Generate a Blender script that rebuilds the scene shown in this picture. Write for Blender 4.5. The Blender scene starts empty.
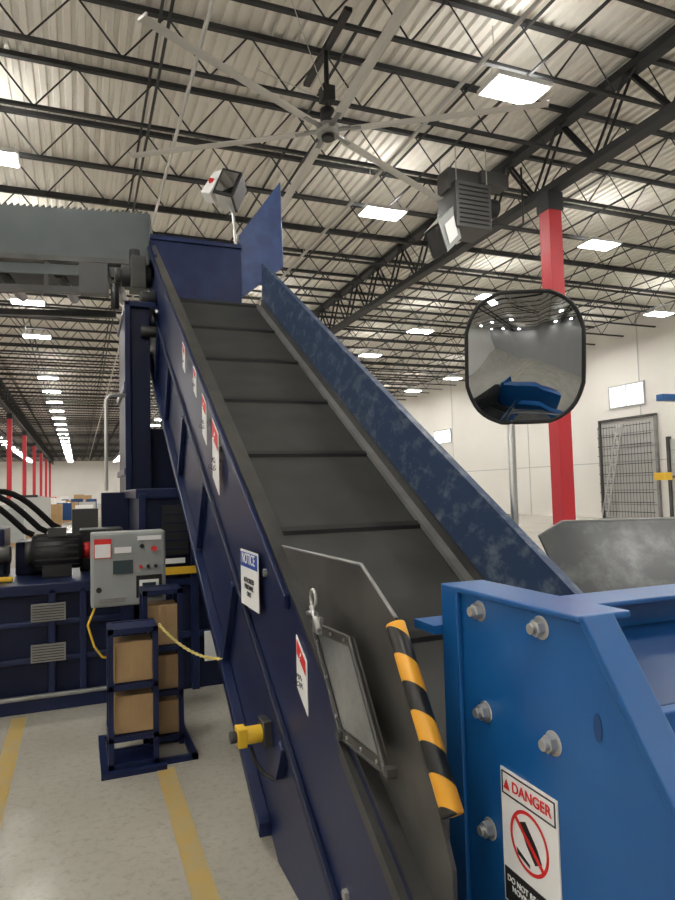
import bpy, math, random, bmesh
from mathutils import Vector, Matrix
random.seed(4)
S=bpy.context.scene
S.view_settings.view_transform='Standard'
COL=S.collection
# ------------------------------------------------------------ materials
def mat(name,c,rough=.5,metal=0,c2=None,scale=5,lo=.4,hi=.6,emit=0,bump=0,stretch=None,detail=6,spec=.5):
    m=bpy.data.materials.new(name); m.use_nodes=True
    n=m.node_tree.nodes; l=m.node_tree.links; b=n['Principled BSDF']
    b.inputs['Base Color'].default_value=(*c,1); b.inputs['Roughness'].default_value=rough
    b.inputs['Metallic'].default_value=metal
    b.inputs['Specular IOR Level'].default_value=spec
    if emit:
        b.inputs['Emission Color'].default_value=(*c,1); b.inputs['Emission Strength'].default_value=emit
    if c2 or bump:
        tc=n.new('ShaderNodeTexCoord'); mp=n.new('ShaderNodeMapping'); nz=n.new('ShaderNodeTexNoise')
        nz.inputs['Scale'].default_value=scale; nz.inputs['Detail'].default_value=detail
        if detail>9: nz.inputs['Roughness'].default_value=.68
        if stretch: mp.inputs['Scale'].default_value=stretch[0]; mp.inputs['Rotation'].default_value=stretch[1]
        l.new(tc.outputs['Object'],mp.inputs[0]); l.new(mp.outputs[0],nz.inputs['Vector'])
        if c2:
            r=n.new('ShaderNodeValToRGB'); e=r.color_ramp.elements
            e[0].position=lo; e[1].position=hi; e[0].color=(*c,1); e[1].color=(*c2,1)
            l.new(nz.outputs['Fac'],r.inputs[0]); l.new(r.outputs[0],b.inputs['Base Color'])
        if bump:
            bp=n.new('ShaderNodeBump'); bp.inputs['Strength'].default_value=bump; bp.inputs['Distance'].default_value=.01
            l.new(nz.outputs['Fac'],bp.inputs['Height']); l.new(bp.outputs[0],b.inputs['Normal'])
    return m
T=.63; ANG=math.atan(T)
M={}
M['navy']=mat('navy_paint',(.006,.012,.050),.36,0,(.010,.019,.068),3,.35,.7,spec=.35)
M['navy2']=mat('navy_panel',(.004,.008,.030),.45,0,(.008,.013,.042),3,.35,.7,spec=.3)
M['blue']=mat('blue_paint',(.005,.082,.27),.32,0,(.009,.105,.32),4,.35,.7)
M['blued']=mat('blue_dark_paint',(.004,.045,.16),.4)
M['midblue']=mat('mid_blue_paint',(.014,.042,.17),.4,0,(.03,.08,.25),5,.4,.7)
M['headblue']=mat('head_blue_paint',(.008,.02,.09),.35,0,(.013,.032,.13),5,.4,.7)
M['worn']=mat('worn_blue_steel',(.026,.052,.115),.48,0,(.25,.29,.32),6,.50,.80,stretch=((2,1.0,1.6),(-ANG,0,0)),detail=14,spec=.4)
M['belt']=mat('rubber_belt',(.033,.034,.032),.58,0,(.052,.053,.050),3,.3,.7,bump=.1,spec=.35)
M['cleat']=mat('belt_cleat',(.009,.009,.009),.55)
M['steel']=mat('grey_steel',(.24,.24,.235),.38,.5,(.34,.34,.33),4,.35,.7)
M['dsteel']=mat('dark_steel',(.055,.054,.053),.42,.5,(.10,.098,.092),3,.35,.7)
M['heater']=mat('heater_steel',(.075,.075,.075),.5,.3)
M['plate']=mat('worn_plate',(.065,.064,.061),.38,.5,(.14,.135,.125),2.5,.35,.7,detail=9)
M['scratch']=mat('scratched_steel',(.17,.18,.18),.30,.4,(.38,.39,.38),4,.38,.72,detail=12)
M['wing']=mat('worn_wing_steel',(.085,.09,.095),.45,.3,(.24,.245,.245),5,.48,.80,detail=14)
M['zinc']=mat('zinc',(.55,.55,.54),.3,.8)
M['black']=mat('black',(.012,.012,.013),.5)
M['hose']=mat('hose_rubber',(.008,.008,.008),.8,spec=.15)
M['joist']=mat('joist_paint',(.030,.031,.033),.6)
M['girder']=mat('girder_paint',(.020,.021,.024),.6)
M['deck']=mat('deck_white',(.79,.76,.70),.6,0,(.85,.82,.765),.6,.3,.7)
M['wall']=mat('wall_white',(.70,.68,.645),.7,0,(.75,.735,.70),.4,.3,.7)
M['wallb']=mat('wall_back_grey',(.34,.34,.34),.7,0,(.38,.38,.37),.4,.3,.7)
M['wallgrey']=mat('wall_joint',(.46,.46,.45),.7)
M['red']=mat('red_paint',(.48,.016,.03),.45)
M['yellow']=mat('yellow_paint',(.75,.47,.03),.5)
M['pale']=mat('pale_yellow_chain',(.75,.62,.22),.5)
M['yline']=mat('yellow_floor_paint',(.44,.31,.10),.5,0,(.38,.32,.19),9,.4,.75)
M['white']=mat('white_label',(.80,.80,.79),.5)
M['blueL']=mat('label_blue',(.01,.07,.42),.5)
M['redL']=mat('label_red',(.65,.02,.02),.5)
M['mirror']=mat('mirror_glass',(.42,.44,.46),.02,1)
M['grey']=mat('cabinet_grey',(.29,.31,.305),.42,0,(.34,.355,.35),3,.3,.7)
M['duct']=mat('conveyor_grey',(.060,.075,.078),.5,.1,(.085,.10,.10),2,.3,.7)
M['card']=mat('cardboard',(.36,.23,.11),.8,0,(.45,.30,.15),5,.3,.7)
M['blade']=mat('fan_blade',(.58,.575,.55),.35,.3)
M['screen']=mat('screen_dark',(.03,.05,.06),.15)
M['lamp']=mat('lamp_lens',(1,.97,.91),.5,emit=82)
M['ceiling_fill']=mat('added_ceiling_fill',(1,.97,.91),.5,emit=25)  # added glow for the fixture tops, only there to brighten the deck
M['sky']=mat('window_daylight',(.85,.93,1),.3,emit=2.2)
# floor
fm=bpy.data.materials.new('polished_concrete'); fm.use_nodes=True
n=fm.node_tree.nodes; l=fm.node_tree.links; b=n['Principled BSDF']
tc=n.new('ShaderNodeTexCoord'); n1=n.new('ShaderNodeTexNoise'); n1.inputs['Scale'].default_value=.9; n1.inputs['Detail'].default_value=8
n2=n.new('ShaderNodeTexNoise'); n2.inputs['Scale'].default_value=24; n2.inputs['Detail'].default_value=8; n2.inputs['Roughness'].default_value=.8
r1=n.new('ShaderNodeValToRGB'); r1.color_ramp.elements[0].position=.3; r1.color_ramp.elements[1].position=.7
r1.color_ramp.elements[0].color=(.33,.31,.265,1); r1.color_ramp.elements[1].color=(.43,.405,.355,1)
r2=n.new('ShaderNodeValToRGB'); r2.color_ramp.elements[0].position=.32; r2.color_ramp.elements[1].position=.5
r2.color_ramp.elements[0].color=(.55,.55,.55,1); r2.color_ramp.elements[1].color=(1,1,1,1)
mx=n.new('ShaderNodeMix'); mx.data_type='RGBA'; mx.blend_type='MULTIPLY'; mx.inputs[0].default_value=.6
l.new(tc.outputs['Object'],n1.inputs['Vector']); l.new(tc.outputs['Object'],n2.inputs['Vector'])
l.new(n1.outputs['Fac'],r1.inputs[0]); l.new(n2.outputs['Fac'],r2.inputs[0])
l.new(r1.outputs[0],mx.inputs[6]); l.new(r2.outputs[0],mx.inputs[7]); l.new(mx.outputs[2],b.inputs['Base Color'])
b.inputs['Roughness'].default_value=.22
M['floor']=fm
hm=bpy.data.materials.new('hazard_tape'); hm.use_nodes=True
n=hm.node_tree.nodes; l=hm.node_tree.links; b=n['Principled BSDF']; b.inputs['Roughness'].default_value=.35
tc=n.new('ShaderNodeTexCoord'); sp=n.new('ShaderNodeSeparateXYZ'); l.new(tc.outputs['Object'],sp.inputs[0])
a1=n.new('ShaderNodeMath'); a1.operation='MULTIPLY_ADD'; a1.inputs[1].default_value=.9
l.new(sp.outputs['Y'],a1.inputs[0]); l.new(sp.outputs['Z'],a1.inputs[2])
a2=n.new('ShaderNodeMath'); a2.operation='MULTIPLY'; a2.inputs[1].default_value=1/.155; l.new(a1.outputs[0],a2.inputs[0])
a3=n.new('ShaderNodeMath'); a3.operation='FRACT'; l.new(a2.outputs[0],a3.inputs[0])
a4=n.new('ShaderNodeMath'); a4.operation='GREATER_THAN'; a4.inputs[1].default_value=.5; l.new(a3.outputs[0],a4.inputs[0])
mx=n.new('ShaderNodeMix'); mx.data_type='RGBA'; mx.inputs[7].default_value=(.012,.012,.012,1); mx.inputs[6].default_value=(.80,.38,.03,1)
l.new(a4.outputs[0],mx.inputs[0]); l.new(mx.outputs[2],b.inputs['Base Color'])
M['hazard']=hm
# ------------------------------------------------------------ mesh builder
class B:
    def __init__(s): s.v=[];s.f=[];s.m=[];s.s=[];s.mats=[]
    def mi(s,m):
        if m not in s.mats: s.mats.append(m)
        return s.mats.index(m)
    def add(s,vs,fs,m,sm=False):
        o=len(s.v); s.v+= [tuple(v) for v in vs]; k=s.mi(m)
        for i,f in enumerate(fs):
            s.f.append([o+j for j in f]); s.m.append(k); s.s.append(sm if isinstance(sm,bool) else sm[i])
        return s
    def box(s,a,c,m):
        x0,y0,z0=a;x1,y1,z1=c
        return s.add([(x0,y0,z0),(x1,y0,z0),(x1,y1,z0),(x0,y1,z0),(x0,y0,z1),(x1,y0,z1),(x1,y1,z1),(x0,y1,z1)],
          [(0,3,2,1),(4,5,6,7),(0,1,5,4),(1,2,6,5),(2,3,7,6),(3,0,4,7)],m)
    def prism(s,pts,off,m):
        n=len(pts); off=Vector(off); p=[Vector(q) for q in pts]
        return s.add(p+[q+off for q in p],[tuple(range(n))[::-1],tuple(range(n,2*n))]+[(i,(i+1)%n,n+(i+1)%n,n+i) for i in range(n)],m)
    def cyl(s,p0,p1,r,m,n=12,r1=None,caps=True):
        p0=Vector(p0);p1=Vector(p1);d=(p1-p0).normalized()
        u=d.orthogonal().normalized(); w=d.cross(u); r1=r if r1 is None else r1
        ph=math.pi/n
        vs=[p0+(u*math.cos(2*math.pi*i/n+ph)+w*math.sin(2*math.pi*i/n+ph))*r for i in range(n)]+[p1+(u*math.cos(2*math.pi*i/n+ph)+w*math.sin(2*math.pi*i/n+ph))*r1 for i in range(n)]
        fs=[(i,(i+1)%n,n+(i+1)%n,n+i) for i in range(n)]; sm=[n>=10]*n
        if caps: fs+=[tuple(range(n))[::-1],tuple(range(n,2*n))]; sm+=[False,False]
        return s.add(vs,fs,m,sm)
    def tube(s,pts,r,m,n=8):
        P=[Vector(p) for p in pts]; vs=[];fs=[]
        u=None
        for i,p in enumerate(P):
            d=(P[min(i+1,len(P)-1)]-P[max(i-1,0)]).normalized()
            u=d.orthogonal().normalized() if u is None else (u-d*u.dot(d)).normalized()
            w=d.cross(u)
            vs+=[p+(u*math.cos(2*math.pi*k/n)+w*math.sin(2*math.pi*k/n))*r for k in range(n)]
        for i in range(len(P)-1):
            for k in range(n): fs.append((i*n+k,i*n+(k+1)%n,(i+1)*n+(k+1)%n,(i+1)*n+k))
        return s.add(vs,fs,m,True)
    def inc(s,x0,x1,y0,y1,d0,d1,m):
        z=lambda y:-1.0+T*y
        return s.prism([(x0,y0,z(y0)+d0),(x0,y1,z(y1)+d0),(x0,y1,z(y1)+d1),(x0,y0,z(y0)+d1)],(x1-x0,0,0),m)
    def done(s,name,parent=None,bevel=0):
        me=bpy.data.meshes.new(name); me.from_pydata(s.v,[],s.f)
        for m in s.mats: me.materials.append(M[m])
        me.polygons.foreach_set('material_index',s.m); me.polygons.foreach_set('use_smooth',s.s); me.update()
        bm=bmesh.new(); bm.from_mesh(me); bmesh.ops.recalc_face_normals(bm,faces=bm.faces); bm.to_mesh(me); bm.free()
        o=bpy.data.objects.new(name,me); COL.objects.link(o)
        if parent: o.parent=parent
        if bevel:
            md=o.modifiers.new('bevel','BEVEL'); md.width=bevel; md.segments=2; md.limit_method='ANGLE'; md.angle_limit=.7
        return o
def group(name):
    e=bpy.data.objects.new(name,None); COL.objects.link(e); e.empty_display_size=.1; return e
def text(body,size,loc,right,up,m,parent,name='lettering'):
    c=bpy.data.curves.new(name,'FONT'); c.body=body; c.size=size; c.align_x='CENTER'; c.align_y='CENTER'; c.extrude=.0006; c.offset=size*.012
    c.materials.append(M[m]); o=bpy.data.objects.new(name,c); COL.objects.link(o)
    r=Vector(right).normalized();u=Vector(up).normalized();nn=r.cross(u)
    mt=Matrix((r,u,nn)).transposed().to_4x4(); mt.translation=Vector(loc); o.matrix_world=mt; o.parent=parent
    return o
# ------------------------------------------------------------ room
XL,XR,YB,YF=-17.4,21.6,-12,128
B().box((XL,YB,-.1),(XR,YF,0),'floor').done('floor')
b=B(); per=.2; x=XL; prof=[]
while x<XR:
    prof+=[(x,8.62),(x+.09,8.62),(x+.11,8.68),(x+.18,8.68)]; x+=per
prof.append((XR,8.62))
vs=[(p[0],YB,p[1]) for p in prof]+[(p[0],YF,p[1]) for p in prof]; k=len(prof)
b.add(vs,[(i,i+1,k+i+1,k+i) for i in range(k-1)],'deck'); b.done('ceiling')
b=B().box((XR,YB,0),(XR+.2,YF,8.7),'wall')
y=YB+3
while y<YF: b.box((XR-.012,y,0),(XR,y+.05,8.6),'wallgrey'); y+=7.3
b.box((XR-.01,YB,2.4),(XR,YF,2.44),'wallgrey')
b.done('wall_right')
B().box((XL-.2,YB,0),(XL,YF,8.7),'wall').done('wall_left')
B().box((XL,YF,0),(XR,YF+.2,8.7),'wall').done('wall_far')
B().box((XL,YB-.2,0),(XR,YB,8.7),'wallb').done('wall_back')
def window(name,y0,y1,z0,z1):
    w=B(); w.box((XR-.05,y0,z0),(XR-.03,y1,z1),'sky')
    for a,c in (((y0-.07,z0-.07),(y1+.07,z0)),((y0-.07,z1),(y1+.07,z1+.07)),((y0-.07,z0),(y0,z1)),((y1,z0),(y1+.07,z1)),(((y0+y1)/2-.02,z0),((y0+y1)/2+.02,z1))):
        w.box((XR-.08,a[0],a[1]),(XR-.02,c[0],c[1]),'wallgrey')
    w.done(name)
window('window_1',20,21.8,4.8,5.65); window('window_2',35,37,4.35,5.1)
def rod(b,p,q,r,m): b.cyl(p,q,r,m,4,caps=False)
b=B(); y=-10.6; zt,zb=8.56,7.78; pan=.62
while y<YF-1:
    b.box((XL,y-.045,zt-.04),(XR,y+.045,zt+.04),'joist'); b.box((XL,y-.035,zb-.03),(XR,y+.035,zb+.02),'joist')
    x=XL
    while x+pan*2<=XR+.1:
        r=.015 if y<40 else .02
        rod(b,(x,y,zt),(x+pan,y,zb),r,'joist'); rod(b,(x+pan,y,zb),(x+2*pan,y,zt),r,'joist')
        x+=2*pan
    y+=1.66
for x in (-13,-9,-6.5,-1.8,1.1,3.9,6.3,11,13.6,16.3,19):
    b.box((x-.02,YB,zb-.06),(x+.02,YF,zb-.03),'joist'); b.box((x-.02,YB,zt-.1),(x+.02,YF,zt-.07),'joist')
b.done('roof_joists')
for gi,gx in enumerate((-4.4,8.6)):
    b=B(); z0,z1=7.33,8.5
    b.box((gx-.13,YB,z0-.07),(gx+.13,YF,z0+.07),'girder'); b.box((gx-.13,YB,z1-.1),(gx+.13,YF,z1+.04),'girder')
    y=YB
    while y<YF-2:
        for dx in (-.07,.07):
            b.cyl((gx+dx,y,z1-.05),(gx+dx,y+.83,z0),.035,'girder',4); b.cyl((gx+dx,y+.83,z0),(gx+dx,y+1.66,z1-.05),.035,'girder',4)
        y+=1.66
    b.done('roof_girder')
for cx in (8.6,-4.4):
    for i in range(0,9):
        cy=10+13*i
        b=B(); b.box((cx-.15,cy-.15,.02),(cx+.15,cy+.15,7.2),'red'); b.box((cx-.24,cy-.24,0),(cx+.24,cy+.24,.03),'red')
        b.box((cx-.18,cy-.18,6.9),(cx+.18,cy+.18,7.26),'girder')
        for sx in (-.2,.2):
            for sy in (-.2,.2): b.cyl((cx+sx,cy+sy,.03),(cx+sx,cy+sy,.08),.015,'zinc',6)
        b.done('steel_column',bevel=.012)
b=B(); b.cyl((1.5,-11,7.5),(1.5,120,7.5),.03,'zinc',8)
for k in range(30): b.cyl((1.5,-9+4*k,7.5),(1.5,-9+4*k,7.78),.008,'zinc',4)
b.cyl((5.2,-11,7.45),(5.2,120,7.45),.035,'zinc',8)
for k in range(30): b.cyl((5.2,-9+4*k,7.45),(5.2,-9+4*k,7.78),.008,'zinc',4)
b.done('sprinkler_pipes')
b=B()
for rx in (-14,-7.6,-1.45,6.1,12.1,19.2):
    for k in range(-4,26):
        ly=7.74+4.6*k
        if rx==6.1 and k==2: continue
        if rx==-1.45 and k==5: continue
        b.box((rx-.48,ly-.28,7.5),(rx+.48,ly+.28,7.57),'white')
        b.box((rx-.44,ly-.24,7.492),(rx+.44,ly+.24,7.499),'lamp')
        b.box((rx-.3,ly-.06,7.57),(rx+.3,ly+.06,7.62),'grey')
        b.box((rx-.44,ly-.24,7.571),(rx+.44,ly-.10,7.575),'ceiling_fill'); b.box((rx-.44,ly+.10,7.571),(rx+.44,ly+.24,7.575),'ceiling_fill')  # added upward-glowing strips that fill light onto the ceiling
        for sx in (-.4,.4): b.cyl((rx+sx,ly,7.57),(rx+sx,ly,7.8),.006,'zinc',4)
b.done('high_bay_lights')
# ------------------------------------------------------------ ceiling fan
g=group('ceiling_fan'); fx,fy,fz=3.24,8.19,6.6
b=B(); b.cyl((fx,fy,fz-.08),(fx,fy,fz+.06),.16,'steel',24); b.cyl((fx,fy,fz+.06),(fx,fy,fz+.3),.10,'black',20)
b.cyl((fx,fy,fz+.3),(fx,fy,7.75),.035,'black',12); b.box((fx-.09,fy-.09,fz+.42),(fx+.09,fy+.09,fz+.62),'black')
b.box((fx-.05,fy-.84,7.74),(fx+.05,fy+.84,7.8),'black'); b.cyl((fx,fy,fz-.13),(fx,fy,fz-.08),.09,'black',20)
for a in (45,135,225,315):
    c,s_=math.cos(math.radians(a)),math.sin(math.radians(a)); b.cyl((fx+.1*c,fy+.1*s_,fz+.5),(fx+1.1*c,fy+1.1*s_,7.8),.006,'zinc',4)
b.done('hub',g)
for k in range(6):
    a=math.radians(28+60*k); d=Vector((math.cos(a),math.sin(a),0)); w=Vector((-d.y,d.x,0)); c=Vector((fx,fy,fz))
    b=B(); prof=[(-.07,-.010),(-.02,.018),(.035,.014),(.075,-.016),(.02,-.006)]
    pts=[c+d*.33+w*q[0]+Vector((0,0,q[1])) for q in prof]
    b.prism(pts,d*2.62,'blade'); b.prism([c+d*.12+w*-.035+Vector((0,0,-.015)),c+d*.12+w*.035+Vector((0,0,-.015)),c+d*.12+w*.035+Vector((0,0,.015)),c+d*.12+w*-.035+Vector((0,0,.015))],d*.35,'steel')
    b.prism([c+d*2.95+w*-.07+Vector((0,0,-.015)),c+d*2.95+w*.08+Vector((0,0,-.02)),c+d*2.95+w*.08+Vector((0,0,.02)),c+d*2.95+w*-.07+Vector((0,0,.02))],d*.02,'blade')
    b.done('blade_%d'%(k+1),g)
# ------------------------------------------------------------ unit heater
g=group('unit_heater')
b=B(); b.box((6.3,9.75,6.25),(7.05,10.4,7.1),'heater')
for k in range(9): b.box((6.36,9.73,6.32+k*.085),(6.99,9.75,6.35+k*.085),'black')
b.box((6.25,9.9,7.0),(6.9,10.3,7.4),'heater'); b.box((6.9,9.8,7.15),(7.5,10.1,7.4),'heater'); b.cyl((7.05,10.05,6.8),(7.35,10.05,6.8),.18,'black',16)
b.done('body',g,.02)
b=B()
o0=[(6.3,9.9,6.65),(6.3,10.4,6.65),(6.3,10.4,6.15),(6.3,9.9,6.15)]; o1=[(5.9,9.75,6.25),(5.9,10.25,6.25),(6.08,10.25,5.75),(6.08,9.75,5.75)]
b.add(o0+o1,[(0,1,5,4),(1,2,6,5),(2,3,7,6),(3,0,4,7),(0,3,2,1)],'zinc')
b.add([(5.92,9.78,6.22),(5.92,10.22,6.22),(6.08,10.22,5.78),(6.08,9.78,5.78)],[(0,1,2,3)],'black')
b.prism([(6.08,9.74,5.74),(6.45,9.86,6.08),(6.32,9.86,6.67),(5.9,9.74,6.26)],(0,.012,0),'grey')
b.prism([(6.12,9.73,5.88),(6.34,9.80,6.10),(6.27,9.80,6.45),(6.03,9.73,6.22)],(0,.008,0),'white')
b.done('discharge_duct',g)
b=B()
for x in (6.35,7.0):
    for y in (9.8,10.35): b.cyl((x,y,7.1),(x,y,7.8),.012,'zinc',6)
b.tube([(7.05,10,6.5),(7.8,10,6.5),(7.95,10,6.6),(7.95,10,7.7)],.02,'black')
b.done('hangers',g)
# ------------------------------------------------------------ inclined conveyor
g=group('inclined_conveyor')
zc=lambda y:-1.0+T*y
b=B(); b.inc(.84,2.09,1.72,7.85,-.03,0,'belt'); b.inc(.9,2.03,2.5,7.85,-.42,-.40,'belt')
b.cyl((.84,7.87,zc(7.85)-.2),(2.09,7.87,zc(7.85)-.2),.2,'belt',24); b.done('belt',g)
b=B(); y=2.1
while y<7.8: b.inc(.845,2.085,y,y+.04,.001,.026,'cleat'); b.inc(.845,2.085,y+.04,y+.055,.001,.008,'steel'); y+=.80
b.done('cleats',g)
b=B()
def side(x0,x1,ylow,m,yend):
    yb=1.76/T
    b.prism([(x0,ylow,0.005),(x0,yb,0.005),(x0,yend,-1.76+T*yend),(x0,yend,-.43+T*yend),(x0,ylow,-.43+T*ylow)],(x1-x0,0,0),m)
side(.79,.815,1.35,'navy',7.95); b.done('side_plate_left',g)
b=B(); b.inc(.765,.79,2.55,7.95,.51,.57,'navy'); b.inc(.735,.79,2.9,7.95,-.76,-.70,'navy'); b.inc(.765,.79,1.9,7.95,-.08,-.04,'navy2')
ca,sa=math.cos(ANG),math.sin(ANG)
for k in range(7):
    y=2.55+k*.86
    z0=-.74 if k>0 else -.35
    p=lambda s,t:(.75,y-sa*t+ca*s,zc(y)+ca*t+sa*s)
    t0=(z0)*ca+.05; t1=-.06
    b.prism([p(0,t0),p(.05,t0),p(.05,t1),p(0,t1)],(.04,0,0),'navy')
b.done('side_frame_left',g,.005)
b=B(); b.inc(.79,.865,1.36,7.95,.572,.59,'dsteel'); b.inc(.815,.845,1.6,7.95,.0,.572,'dsteel'); b.inc(.765,.79,1.36,1.98,.50,.55,'dsteel'); b.done('side_liner_left',g)
b=B(); b.inc(2.10,2.13,1.9,7.66,-.76,.57,'worn'); b.v=[(x,y,max(z,.01)) for x,y,z in b.v]
b.inc(2.095,2.145,1.9,7.66,.57,.588,'worn'); b.done('side_plate_right',g)
b=B(); b.inc(2.03,2.10,1.9,7.66,.01,.05,'steel'); b.inc(2.085,2.10,1.9,7.66,.05,.12,'dsteel'); b.done('skirt_rail_right',g)
b=B(); b.inc(.82,2.1,2.9,7.9,-.74,-.71,'navy2'); b.done('under_pan',g)
b=B(); b.box((.80,7.98,3.7),(1.92,8.02,4.72),'headblue'); b.box((.80,7.95,4.68),(1.92,8.04,4.73),'headblue')
b.inc(.79,.815,7.4,8.0,.3,.62,'navy'); b.done('head_back_panel',g)
b=B(); b.prism([(1.90,8.0,4.05),(2.42,7.8,4.45),(2.40,7.8,5.55),(1.90,8.0,4.86)],(.02,.03,0),'midblue'); b.done('head_deflector',g)
b=B(); b.cyl((.45,7.75,4.12),(.78,7.75,4.12),.13,'black',20); b.cyl((.38,7.75,4.12),(.45,7.75,4.12),.09,'dsteel',16); b.box((.55,7.6,3.95),(.72,7.9,4.33),'dsteel'); b.cyl((.6,7.7,4.3),(.6,7.7,4.42),.06,'black',12)
b.cyl((.62,7.3,3.72),(.78,7.3,3.72),.10,'black',16); b.cyl((.60,7.0,3.3),(.76,7.0,3.3),.06,'dsteel',12)
b.done('drive_motor',g,.01)
b=B(); wp=[(.835,2.8,1.345),(.835,1.93,1.35),(.835,1.69,1.222),(.835,1.42,.67),(.835,1.42,.42),(.835,2.8,1.2)]
b.prism(wp,(.012,0,0),'plate')
b.tube([(.84,2.8,1.35),(.84,1.93,1.355),(.84,1.69,1.225)],.006,'steel')
b.done('wing_plate',g)
b=B(); dq=[Vector(q) for q in ((.770,2.235,1.127),(.770,1.865,1.143),(.770,1.625,.825),(.770,1.97,.81))]
cen=sum(dq,Vector())/4
ins=[cen+(q-cen)*.82 for q in dq]
b.add([*dq,*ins,*[q+Vector((.012,0,0)) for q in dq],*[q+Vector((.012,0,0)) for q in ins]],
  [(i,(i+1)%4,4+(i+1)%4,4+i) for i in range(4)]+[(8+i,8+(i+1)%4,12+(i+1)%4,12+i) for i in range(4)]+[(i,(i+1)%4,8+(i+1)%4,8+i) for i in range(4)],'plate')
b.prism([q+Vector((.004,0,0)) for q in ins],(.004,0,0),'scratch')
for i in range(4): b.tube([dq[i],dq[(i+1)%4]],.006,'dsteel')
for i in range(4):
    for t in (.15,.5,.85):
        q=dq[i].lerp(dq[(i+1)%4],t); q=q+(cen-q)*.09; b.cyl(q-Vector((.004,0,0)),q+Vector((.002,0,0)),.006,'zinc',6)
b.tube([dq[1]+Vector((-.006,0,0)),dq[2]+Vector((-.006,0,0))],.009,'dsteel')
for q in dq[2:]: b.cyl(q+Vector((-.012,0,.01)),q+Vector((.02,0,.01)),.018,'dsteel',6)
b.done('access_door',g)
b=B(); b.tube([(.765,2.19+.026*math.cos(a*.5),1.215+.032*math.sin(a*.5)) for a in range(14)],.006,'zinc'); b.cyl((.76,2.19,1.19),(.76,2.12,1.12),.011,'zinc',10); b.cyl((.76,2.235,1.16),(.76,2.15,1.17),.009,'zinc',10); b.box((.762,2.12,1.10),(.775,2.2,1.16),'steel')
b.done('latch',g)
b=B()
for (y,d) in ((1.62,.36),(2.9,.4),(3.9,.4),(2.0,.05),(4.8,.4)):
    b.cyl((.775,y,zc(y)+d),(.79,y,zc(y)+d),.018,'zinc',6)
b.done('bolts',g)
def label(y0,y1,z0,z1,head,body,hm_,skew=True,x=.762):
    sk=T if skew else 0
    q=lambda y,z:(x,y,z+sk*(y-y0))
    lb=B(); lb.prism([q(y1,z0),q(y0,z0),q(y0,z1),q(y1,z1)],(-.004,0,0),'white')
    zh=z1-(z1-z0)*.3
    lb.prism([q(y1-.01,zh),q(y0+.01,zh),q(y0+.01,z1-.01),q(y1-.01,z1-.01)],(-.006,0,0),hm_)
    lb.done('label_plate',g)
    up=(0,0,1); rt=(0,-1,-sk)
    yc=(y0+y1)/2
    text(head,(z1-z0)*.26,(x-.008,yc,(zh+z1)/2+sk*(yc-y0)),rt,up,'white',g)
    text(body,(z1-z0)*.12,(x-.006,yc,(z0+zh)/2+sk*(yc-y0)),rt,up,'black',g)
label(2.93,3.27,1.04,1.31,'NOTICE','AUTHORIZED\nPERSONNEL\nONLY','blueL',False)
label(3.80,3.98,1.58,1.94,'!','KEEP\nCLEAR','redL',True)
label(4.18,4.32,1.90,2.17,'!','KEEP\nCLEAR','redL',True)
label(4.55,4.65,2.26,2.44,'!','KEEP','redL',True)
label(5.05,5.16,2.52,2.72,'!','KEEP','redL',True)
label(2.34,2.46,.76,.96,'!','PINCH\nPOINT','redL',True,.788)
b=B(); b.cyl((.67,2.9,.52),(.76,2.9,.52),.038,'yellow',16); b.box((.64,2.86,.48),(.68,2.94,.56),'yellow'); b.cyl((.61,2.9,.52),(.64,2.9,.52),.026,'dsteel',12); b.tube([(.70,2.9,.47),(.72,2.88,.40),(.75,2.85,.36),(.79,2.82,.34)],.010,'black')
b.box((.75,2.85,.47),(.79,2.95,.58),'dsteel')
b.done('limit_switch',g,.006)
p0=Vector((.84,1.415,.80)); p1=Vector((.84,1.70,1.21))
hb=B(); L=(p1-p0).length; hb.cyl((0,0,0),(0,0,L),.029,'hazard',20); ho=hb.done('hazard_edge_guard',g,.006)
d=(p1-p0).normalized(); ux=Vector((0,-1,0)); ux=(ux-d*ux.dot(d)).normalized(); uy=d.cross(ux)
mt=Matrix((ux,uy,d)).transposed().to_4x4(); mt.translation=p0; ho.matrix_world=mt
# ------------------------------------------------------------ foreground blue machine
g=group('shredder_discharge_hopper')
b=B(); X=1.0
b.prism([(X,1.68,.1),(X,1.68,1.30),(X,1.12,1.30),(X,.55,.47),(X,.55,.1)],(.02,0,0),'blue'); b.done('side_plate',g,.004)
b=B(); b.prism([(X-.012,1.12,1.305),(X-.012,.55,.475),(X-.012,.535,.485),(X-.012,1.108,1.318)],(.085,0,0),'blue'); b.done('brace_flange',g,.003)
b=B(); b.box((.985,1.60,.1),(1.0,1.685,1.305),'blue'); b.box((.985,1.115,1.30),(1.13,1.685,1.315),'blue')
b.box((1.02,1.62,.1),(1.16,1.68,1.30),'blue'); b.done('corner_angle',g,.004)
b=B()
for (y,z) in ((1.508,1.262),(1.258,1.264),(1.498,1.0),(1.232,1.01),(1.498,.70)):
    b.cyl((.997,y,z),(1.0,y,z),.028,'zinc',20); b.cyl((.978,y,z),(.997,y,z),.021,'zinc',6); b.cyl((.966,y,z),(.978,y,z),.013,'zinc',12)
b.done('bolts',g,.002)
b=B(); b.box((1.13,1.64,.1),(3.2,1.70,1.22),'blue'); b.box((1.13,1.55,1.22),(3.2,1.72,1.235),'blue')
b.prism([(1.13,1.62,1.14),(1.13,1.20,1.06),(1.13,1.20,1.045),(1.13,1.62,1.125)],(2.07,0,0),'blued')
b.prism([(1.13,1.20,1.06),(1.13,1.17,1.055),(1.13,1.17,.98),(1.13,1.20,.99)],(2.07,0,0),'blue')
b.box((1.13,1.3,.1),(3.2,1.6,.8),'black')  # shade of the hopper interior put in as a black block
b.box((1.2,.5,.1),(3.2,1.0,.62),'blue')
b.done('hopper_body',g,.004)
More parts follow.
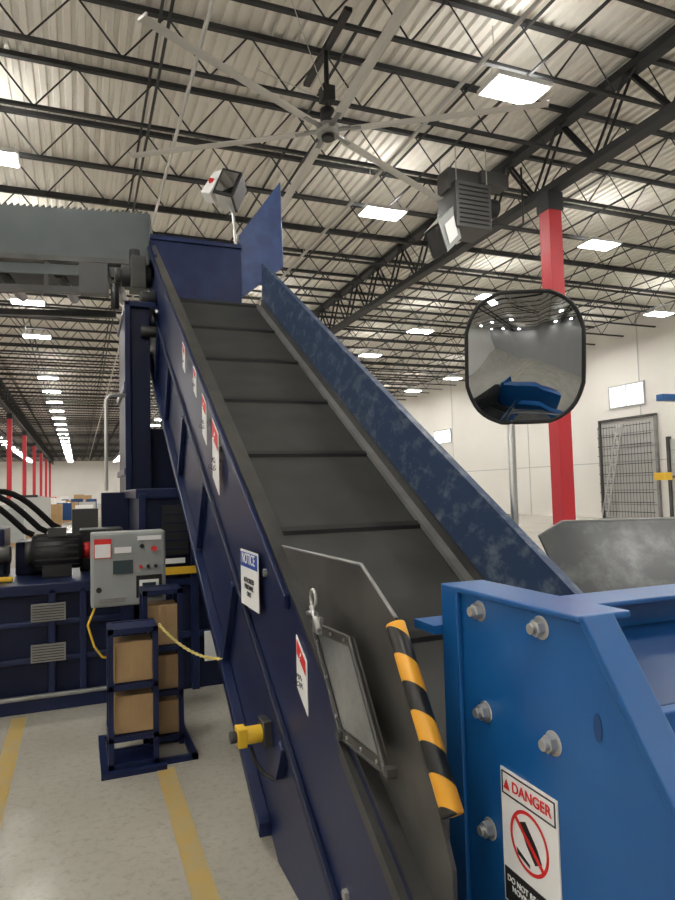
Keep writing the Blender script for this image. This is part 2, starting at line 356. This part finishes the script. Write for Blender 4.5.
b=B(); b.prism([(.955,1.80,1.17),(.955,1.68,1.17),(.955,1.68,1.195),(.955,1.80,1.195)],(.1,0,0),'blue'); b.done('tab',g)
b=B(); y0,y1,z0,z1=1.225,1.436,.56,.885
b.box((.995,y0,z0),(.999,y1,z1),'white')
def fr(a,c,m): b.box((.993,a[0],a[1]),(.9955,c[0],c[1]),m)
fr((y0+.006,z1-.009),(y1-.006,z1-.006),'black');fr((y0+.006,z1-.062),(y1-.006,z1-.059),'black')
fr((y0+.006,z1-.062),(y0+.009,z1-.006),'black');fr((y1-.009,z1-.062),(y1-.006,z1-.006),'black')
fr((y0+.006,z0+.006),(y1-.006,z0+.085),'black')
yc=(y0+y1)/2; zc0=z1-.142
b.add([(.994,yc+.072*math.cos(a*math.pi/16)*(1 if r else .88),zc0+.072*math.sin(a*math.pi/16)*(1 if r else .88)) for r in (1,0) for a in range(32)],[(i,(i+1)%32,32+(i+1)%32,32+i) for i in range(32)],'redL')
b.prism([(.9945,yc+.055,zc0+.040),(.9945,yc+.049,zc0+.048),(.9945,yc-.055,zc0-.040),(.9945,yc-.049,zc0-.048)],(-.001,0,0),'redL')
b.prism([(.9948,yc+.035,zc0+.035),(.9948,yc+.012,zc0+.045),(.9948,yc-.03,zc0+.0),(.9948,yc-.045,zc0-.028),(.9948,yc-.02,zc0-.042),(.9948,yc+.01,zc0-.01)],(-.0005,0,0),'black')
b.prism([(.9948,yc+.05,zc0-.03),(.9948,yc+.0,zc0-.05),(.9948,yc+.0,zc0-.058),(.9948,yc+.045,zc0-.045)],(-.0005,0,0),'black')
b.done('danger_sign',g)
b=B(); b.prism([(.9925,yc+.092,z1-.047),(.9925,yc+.066,z1-.047),(.9925,yc+.079,z1-.022)],(-.0005,0,0),'redL'); b.done('warning_triangle',g)
text('DANGER',.036,(.9925,yc-.015,z1-.034),(0,-1,0),(0,0,1),'redL',g)
text('DO NOT REACH IN\nMOVING PARTS',.020,(.992,yc,z0+.052),(0,-1,0),(0,0,1),'white',g)
b=B(); b.prism([(.999,1.09+.012*math.cos(a),1.09+.03*math.sin(a)) for a in [i*math.pi/8 for i in range(16)]],(-.001,0,0),'blued'); b.done('slot',g)
# ------------------------------------------------------------ grey hopper wing behind
g=group('hopper_wing')
b=B(); N=14; vs=[]
for i in range(N+1):
    s_=i/N; x=2.2+1.6*s_; yy=2.75-.30*s_-.12*math.sin(s_*math.pi)
    zt_=1.40 if i>0 else 1.33
    vs+=[(x,yy,zt_),(x-.05,yy-.50,.70),(x,yy+.012,zt_),(x-.05,yy-.488,.70)]
fs=[]
for i in range(N):
    a=4*i; fs+=[(a,a+4,a+5,a+1),(a+2,a+3,a+7,a+6),(a,a+2,a+6,a+4)]
b.add(vs,fs,'wing',True); b.done('flared_plate',g)
b=B(); b.tube([(2.2+1.6*i/N,2.756-.30*i/N-.12*math.sin(i/N*math.pi),1.40 if i>0 else 1.33) for i in range(N+1)],.008,'steel'); b.box((2.25,2.45,0),(2.33,2.55,1.02),'blue'); b.box((3.5,2.2,0),(3.58,2.3,1.05),'blue'); b.box((2.2,1.95,.6),(3.6,2.1,.85),'blue'); b.done('frame',g)
# ------------------------------------------------------------ convex mirror
def mirror(c,nrm,w,h,depth,post):
    g=group('convex_mirror'); c=Vector(c); n_=Vector(nrm).normalized(); r=Vector((0,0,1)).cross(n_).normalized(); u=n_.cross(r)
    K=64;R=10
    def out(a,k=1):
        ca_,sa_=math.cos(a),math.sin(a)
        m=min(1/max(abs(ca_),abs(sa_)),1.42/(abs(ca_)+abs(sa_)))
        m2=1/((abs(ca_)**4+abs(sa_)**4)**.25)
        m=.35*m+.65*m2
        return (ca_*m*w/2*k, sa_*m*h/2*k)
    vs=[c+n_*depth];fs=[]
    for j in range(1,R+1):
        k=j/R
        for i in range(K):
            x,y=out(2*math.pi*i/K,k); vs.append(c+r*x+u*y+n_*depth*(1-k*k))
    for i in range(K): fs.append((0,1+i,1+(i+1)%K))
    for j in range(R-1):
        for i in range(K): a=1+j*K; fs.append((a+i,a+K+i,a+K+(i+1)%K,a+(i+1)%K))
    B().add(vs,fs,'mirror',True).done('mirror_face',g)
    b=B(); pts=[c+r*out(2*math.pi*i/K)[0]+u*out(2*math.pi*i/K)[1] for i in range(K+1)]; b.tube(pts,.012,'black')
    b.prism([p-n_*.004 for p in pts[:-1]],-n_*.012,'black'); b.done('rim',g)
    b=B(); b.cyl(c-n_*.01,c-n_*.10,.02,'zinc',10); b.tube([c-n_*.10]+[Vector(p) for p in post],.022,'zinc',10); b.done('post',g)
mirror((2.37,3.02,2.32),(-.42,-.88,-.16),.66,.74,.10,[(2.33,3.12,2.2),(2.325,3.12,0.0)])
# box-shaped safety camera over the conveyor head
g=group('safety_camera')
c=Vector((1.76,8.25,5.55)); R_=Matrix.Rotation(math.radians(-28),3,'Z')@Matrix.Rotation(math.radians(18),3,'Y')@Matrix.Rotation(math.radians(-14),3,'X')
def tr(b): b.v=[tuple(c+R_@Vector(v)) for v in b.v]; return b
b=B()
b.prism([(-.27,-.02,-.12),(-.05,-.20,-.22),(-.02,-.20,.17),(-.20,-.05,.20)],(.02,.22,0),'white')
b.box((-.02,-.17,-.18),(.22,.16,.17),'white')
tr(b).done('housing',g,.015)
b=B(); b.box((-.03,-.20,-.20),(.24,-.17,.19),'black'); b.box((.21,-.19,-.19),(.25,.14,.18),'black'); tr(b).done('rim',g,.01)
b=B(); b.box((.0,-.206,-.16),(.21,-.20,.15),'mirror'); tr(b).done('glass',g)
b=B(); b.box((-.16,-.155,-.02),(-.10,-.10,.03),'redL'); tr(b).done('indicator',g)
b=B(); b.tube([(1.80,8.25,5.42),(1.86,8.12,5.2),(1.88,8.05,4.6)],.02,'zinc',10); b.done('post',g)
# ------------------------------------------------------------ baler feed tower
g=group('baler_feed_tower')
b=B(); b.box((.46,7.05,0),(.70,8.4,3.6),'navy2'); b.box((.44,7.0,0),(.50,7.06,3.62),'navy'); b.box((.44,7.0,3.56),(.76,8.45,3.62),'navy')
b.box((.70,7.3,0),(2.3,8.4,2.3),'navy2'); b.box((2.22,7.05,0),(2.36,8.4,3.6),'navy2')
for z in (.9,1.8,2.7): b.box((.43,7.02,z),(.46,8.4,z+.07),'navy')
b.done('tower_panels',g,.01)
b=B(); b.tube([(.25,6.9,1.64),(.25,6.9,2.55),(.28,6.92,2.6),(.44,7.0,2.62)],.018,'zinc'); b.done('conduit',g)
g2=group('baler_cabinet')
b=B(); b.box((.46,5.5,0),(1.7,6.9,1.62),'navy2'); b.box((.42,5.46,1.56),(1.72,6.95,1.64),'navy')
b.box((.2,6.8,0),(.46,6.98,1.62),'navy2')
for z in (.42,.85,1.2): b.box((.44,5.46,z),(1.72,5.5,z+.05),'navy')
for x in (.44,.85,1.3): b.box((x,5.45,0),(x+.06,5.5,1.6),'navy')
b.done('body',g2,.008)
b=B(); b.box((.92,5.47,.92),(1.25,5.5,1.18),'white'); b.box((.60,5.44,.94),(.95,5.46,1.00),'yellow'); b.box((.56,5.43,1.03),(.8,5.455,1.07),'white'); b.box((.95,5.44,.22),(1.1,5.455,.46),'white')
b.box((.62,5.44,1.1),(.83,5.46,1.5),'black')
for i in range(5): b.box((.63,5.43,1.14+i*.07),(.82,5.442,1.155+i*.07),'navy2')
b.done('labels',g2)
# ------------------------------------------------------------ baler on left
g=group('baler')
b=B(); b.box((-3.4,5.5,.10),(.40,6.75,.92),'navy2'); b.box((-3.4,5.42,0),(.40,5.56,.10),'navy'); b.box((-3.4,5.44,.86),(.41,6.78,.94),'navy')
for x in (-3.0,-2.5,-2.0,-1.5,-1.0,-.62,-.22,.0,.30): b.box((x,5.44,.1),(x+.05,5.5,.90),'navy')
for z in (.35,.62): b.box((-3.4,5.46,z),(.4,5.5,z+.04),'navy')
b.box((-3.4,5.40,.10),(.40,5.44,.13),'steel')
b.done('body',g,.008)
b=B()
for z in (.36,.66):
    b.box((-.34,5.43,z),(-.10,5.46,z+.13),'steel')
    for k in range(6): b.box((-.33,5.425,z+.012+k*.02),(-.11,5.432,z+.018+k*.02),'dsteel')
b.done('vents',g)
g=group('hydraulic_power_unit')
mx_=-.16; mz=1.14
b=B(); b.cyl((mx_-.2,5.9,mz),(mx_+.18,5.9,mz),.14,'black',24); b.cyl((mx_-.25,5.9,mz),(mx_-.2,5.9,mz),.10,'dsteel',20); b.cyl((mx_+.18,5.9,mz),(mx_+.25,5.9,mz),.07,'redL',16)
for i in range(16):
    a=i*math.pi/8; b.box((mx_-.17,5.9+.137*math.cos(a)-.005,mz+.137*math.sin(a)-.005),(mx_+.15,5.9+.137*math.cos(a)+.012,mz+.137*math.sin(a)+.012),'black')
b.box((mx_-.12,5.78,.945),(mx_+.1,6.02,1.04),'black'); b.box((mx_-.08,5.82,mz+.13),(mx_+.06,5.92,mz+.2),'dsteel')
b.done('electric_motor',g)
b=B(); b.box((-1.5,5.75,.945),(-.55,6.25,1.35),'navy2'); b.cyl((-1.1,5.9,1.35),(-1.1,5.9,1.52),.07,'dsteel',16); b.cyl((-.75,6.0,1.35),(-.75,6.0,1.5),.05,'redL',12)
b.box((-1.8,5.66,.945),(-.48,5.70,.985),'yellow')
b.cyl((-.66,5.74,1.15),(-.50,5.74,1.15),.07,'dsteel',16); b.box((-.5,6.1,.945),(-.1,6.5,1.22),'navy2'); b.box((.0,6.1,.945),(.36,6.5,1.30),'black'); b.done('tank',g,.01)
b=B()
for k in range(3):
    b.tube([(-1.2+.1*k,5.9+.06*k,1.35)]+[(-1.2+.1*k+.85*t,5.9+.06*k,1.35+.26*math.sin(math.pi*min(t*1.12,1.08))+.02*k) for t in [i/14 for i in range(1,15)]],.024,'hose')
b.done('hoses',g)
# ------------------------------------------------------------ control cabinet
g=group('control_panel')
b=B(); cx0,cx1,cz0,cz1,cy0=.07,.56,.84,1.34,4.72
b.box((cx0,cy0,cz0),(cx1,cy0+.22,cz1),'grey'); b.done('enclosure',g,.01)
b=B(); b.box((cx0+.012,cy0-.012,cz0+.01),(cx1-.012,cy0,cz1-.01),'grey'); b.done('door',g,.004)
b=B(); f=cy0-.014
b.box((cx0+.14,f-.01,cz0+.22),(cx0+.27,f,cz0+.31),'screen'); b.box((cx0+.29,f-.012,cz0+.05),(cx0+.46,f,cz0+.20),'black'); b.box((cx0+.31,f-.014,cz0+.07),(cx0+.44,f-.011,cz0+.17),'white')
b.box((cx0+.33,f-.016,cz0+.09),(cx0+.42,f-.013,cz0+.15),'screen')
b.box((cx0+.02,f-.01,cz1-.17),(cx0+.13,f,cz1-.04),'redL'); b.box((cx0+.025,f-.012,cz1-.165),(cx0+.125,f-.009,cz1-.075),'white')
for i in range(3): b.cyl((cx0+.32+.05*i,f-.03,cz0+.26),(cx0+.32+.05*i,f,cz0+.26),.012,('redL','dsteel','black')[i],12)
b.cyl((cx0+.41,f-.035,cz0+.38),(cx0+.41,f,cz0+.38),.018,'redL',16); b.cyl((cx0+.33,f-.02,cz0+.40),(cx0+.33,f,cz0+.40),.015,'black',12)
b.cyl((cx0+.05,f-.02,cz0+.12),(cx0+.05,f,cz0+.12),.018,'black',12)
b.box((cx0+.15,f-.008,cz0+.36),(cx0+.26,f,cz0+.40),'white'); b.box((cx0+.05,f-.008,cz0+.03),(cx0+.22,f,cz0+.06),'steel')
b.box((cx0+.30,f-.008,cz0+.44),(cx0+.46,f,cz0+.47),'white')
b.done('controls',g)
b=B(); b.box((.27,4.78,0.015),(.35,4.86,.84),'navy'); b.box((.17,4.68,0),(.45,4.96,.015),'navy'); b.tube([(.10,4.8,.84),(.05,4.78,.72),(.09,4.76,.58),(.14,4.78,.50),(.27,4.8,.46)],.008,'yellow'); b.done('pedestal',g)
# ------------------------------------------------------------ stand with boxes
g=group('box_stand')
b=B(); OY=.10
def frame(x0,x1,y0,y1,zt_,shelves):
    for x in (x0,x1-.03):
        for y in (y0,y1-.03): b.box((x,y,0),(x+.03,y+.03,zt_),'navy')
    for z in shelves:
        b.box((x0,y0,z-.03),(x1,y0+.03,z),'navy');b.box((x0,y1-.03,z-.03),(x1,y1,z),'navy');b.box((x0,y0,z-.03),(x0+.03,y1,z),'navy');b.box((x1-.03,y0,z-.03),(x1,y1,z),'navy')
        b.box((x0+.01,y0+.01,z-.008),(x1-.01,y1-.01,z-.004),'navy')
frame(.15,.43,3.92+OY,4.18+OY,.82,(.06,.21,.50,.82)); frame(.37,.62,4.24+OY,4.50+OY,.98,(.06,.34,.62,.98))
b.box((.11,3.88+OY,0),(.47,3.92+OY,.03),'navy'); b.box((.62,3.95+OY,0),(.66,4.5+OY,.03),'navy'); b.box((.11,3.9+OY,0),(.15,4.5+OY,.03),'navy'); b.box((.11,4.5+OY,0),(.66,4.54+OY,.03),'navy'); b.box((.43,3.95+OY,0),(.66,3.99+OY,.03),'navy')
b.done('frame',g)
b=B()
for (x0,x1,y0,y1,z0,z1) in ((.185,.40,3.955,4.145,.215,.425),(.185,.40,3.955,4.145,.505,.735),(.405,.59,4.275,4.465,.065,.27),(.405,.59,4.275,4.465,.345,.56),(.405,.59,4.275,4.465,.625,.88)):
    b.box((x0,y0+OY,z0),(x1,y1+OY,z1),'card'); b.box(((x0+x1)/2-.02,y0-.001+OY,z0),((x0+x1)/2+.02,y1+.001+OY,z1+.001),'card')
b.done('cardboard_boxes',g,.004)
b=B(); A=Vector((.44,4.02,.82)); Z=Vector((.735,3.72,.66)); K=30
def link(c,d,up,b):
    s_=d.cross(up).normalized(); up=s_.cross(d)
    b.tube([c+d*.013*math.cos(a)+s_*.008*math.sin(a) for a in [i*math.pi/4 for i in range(9)]],.003,'pale',5)
for i in range(K):
    t=i/(K-1); p=A.lerp(Z,t)+Vector((0,0,-.05*4*t*(1-t)))
    t2=t+.01; q=A.lerp(Z,t2)+Vector((0,0,-.05*4*t2*(1-t2)))
    link(p,(q-p).normalized(),Vector((0,0,1)) if i%2 else Vector((.8,.6,0.01)),b)
b.done('yellow_chain',g)
b=B(); b.box((.41,-8,0.0),(.51,4.0,.002),'yline'); b.box((-.46,-8,0.0),(-.36,5.35,.002),'yline'); b.done('floor_marking_lines')
# ------------------------------------------------------------ elevated conveyor upper left
g=group('elevated_conveyor')
b=B(); b.box((-5,8.15,4.46),(.80,8.19,5.06),'duct'); b.box((-5,9.3,4.46),(.80,9.34,5.06),'duct')
b.box((-5,8.1,4.40),(.82,8.2,4.46),'dsteel'); b.box((.78,8.15,4.3),(.82,9.34,5.06),'duct')
x=-5
while x<.78: b.prism([(x,8.15,5.06),(x+.05,8.15,5.095),(x+.06,8.15,5.06)],(0,.02,0),'dsteel'); x+=.07
b.done('side_panels',g)
b=B(); b.box((-5,8.2,4.44),(.78,9.3,4.46),'black'); b.box((-5,8.12,4.02),(.3,8.2,4.10),'dsteel'); b.box((-5,8.12,4.24),(.5,8.16,4.36),'duct'); b.box((-5,9.2,4.02),(.3,9.28,4.10),'dsteel')
for k in range(9): b.cyl((-4.8+k*.65,8.2,4.28),(-4.8+k*.65,9.3,4.28),.06,'dsteel',12); b.box((-4.6+k*.6,8.13,4.05),(-4.55+k*.6,8.19,4.42),'dsteel')
b.box((.02,7.95,3.98),(.34,8.12,4.34),'heater'); b.cyl((.42,8.0,3.8),(.42,8.0,4.1),.05,'black',12)
b.done('rollers_and_frame',g)
b=B()
for x in (-4.2,): b.box((x,8.2,0),(x+.15,8.35,4.4),'navy'); b.box((x,9.1,0),(x+.15,9.25,4.4),'navy')
b.done('legs',g)
g.matrix_world=Matrix.Translation((.8,8.15,0))@Matrix.Rotation(math.radians(-9),4,'Z')@Matrix.Translation((-.8,-8.15,0))
# ------------------------------------------------------------ dock door with mesh gate
g=group('dock_door')
b=B(); b.box((XR-.06,19.5,0),(XR-.02,22.4,4.2),'wallgrey')
for k in range(7): b.box((XR-.08,19.5,.6*k),(XR-.06,22.4,.6*k+.04),'steel')
b.box((XR-.14,19.4,0),(XR-.02,19.5,4.3),'steel'); b.box((XR-.14,22.4,0),(XR-.02,22.5,4.3),'dsteel'); b.box((XR-.14,19.4,4.2),(XR-.02,22.5,4.3),'dsteel')
b.done('panels',g)
b=B()
for k in range(18):
    y=19.55+k*.165; b.cyl((XR-.3,y,.1),(XR-.3,y,4.0),.012,'dsteel',4)
for k in range(10): b.box((XR-.31,19.5,.3+k*.4),(XR-.29,22.4,.33+k*.4),'dsteel')
b.cyl((XR-.34,22.3,.1),(XR-.34,21.2,4.0),.03,'zinc',6); b.cyl((XR-.34,22.0,.1),(XR-.34,20.9,4.0),.03,'zinc',6)
for k in range(12): b.cyl((XR-.34,22.3-.09*k-.05,.4+.32*k),(XR-.34,22.0-.09*k-.05,.4+.32*k),.018,'zinc',5)
b.done('mesh_gate_and_ladder',g)
g=group('dock_door'); yy=16.2; b=B(); b.box((XR-.1,yy,0),(XR-.02,yy+2.6,3.2),'wallgrey')
for k in range(6): b.box((XR-.12,yy,.55*k),(XR-.1,yy+2.6,.55*k+.03),'steel')
b.box((XR-.18,yy-.12,0),(XR-.02,yy,3.3),'dsteel'); b.box((XR-.18,yy+2.6,0),(XR-.02,yy+2.72,3.3),'dsteel'); b.done('panels',g)
g=group('jib_crane')
b=B(); b.cyl((14.0,11.5,0),(14.0,11.5,3.9),.12,'blue',16); b.box((12.9,11.4,3.5),(15.3,11.6,3.65),'blue'); b.box((13.7,11.3,2.3),(14.4,11.7,2.9),'dsteel'); b.box((12.75,11.35,1.6),(13.0,11.65,1.78),'yellow'); b.box((13.0,11.45,1.65),(14.0,11.55,1.7),'dsteel'); b.done('mast',g)
# ------------------------------------------------------------ distant storage
b=B()
cols=['card','white','grey','blued','wallgrey','white','redL','yellow','black']
y=24
while y<95:
    x=random.uniform(-3.0,1.0); w=random.uniform(.35,.5); h=random.uniform(.9,1.7)
    b.box((x-w,y-w,.12),(x+w,y+w,h),random.choice(cols)); b.box((x-w,y-w,0),(x+w,y+w,.11),'card'); y+=1.6
b.done('stacked_pallets')
b=B()
for i in range(6):
    y=26+i*9
    for x in (-9.5,-8.3):
        b.box((x,y,0),(x+.08,y+.08,2.6),'blued'); b.box((x,y+3,0),(x+.08,y+3.08,2.6),'blued')
    for z in (1.0,2.3): b.box((-9.5,y,z),(-8.2,y+3.08,z+.1),'yellow'); b.box((-9.4,y+.3,z+.1),(-8.4,y+2.7,z+.7),'card')
b.done('storage_rack')
# ------------------------------------------------------------ world & camera
w=bpy.data.worlds.new('world'); S.world=w; w.use_nodes=True
w.node_tree.nodes['Background'].inputs[0].default_value=(1,.98,.95,1); w.node_tree.nodes['Background'].inputs[1].default_value=1.0
th,p,rho=math.radians(21.7),math.radians(3.4),math.radians(1.5)
f=Vector((math.sin(th)*math.cos(p),math.cos(th)*math.cos(p),math.sin(p))); r0=Vector((math.cos(th),-math.sin(th),0)); u0=r0.cross(f)
r=r0*math.cos(rho)-u0*math.sin(rho); u=r0*math.sin(rho)+u0*math.cos(rho)
cd=bpy.data.cameras.new('camera'); cd.sensor_fit='VERTICAL'; cd.sensor_height=36; cd.lens=26; cd.clip_end=400; cd.clip_start=.05
co=bpy.data.objects.new('camera',cd); COL.objects.link(co)
mt=Matrix((r,u,-f)).transposed().to_4x4(); mt.translation=Vector((0,0,1.6)); co.matrix_world=mt
S.camera=co
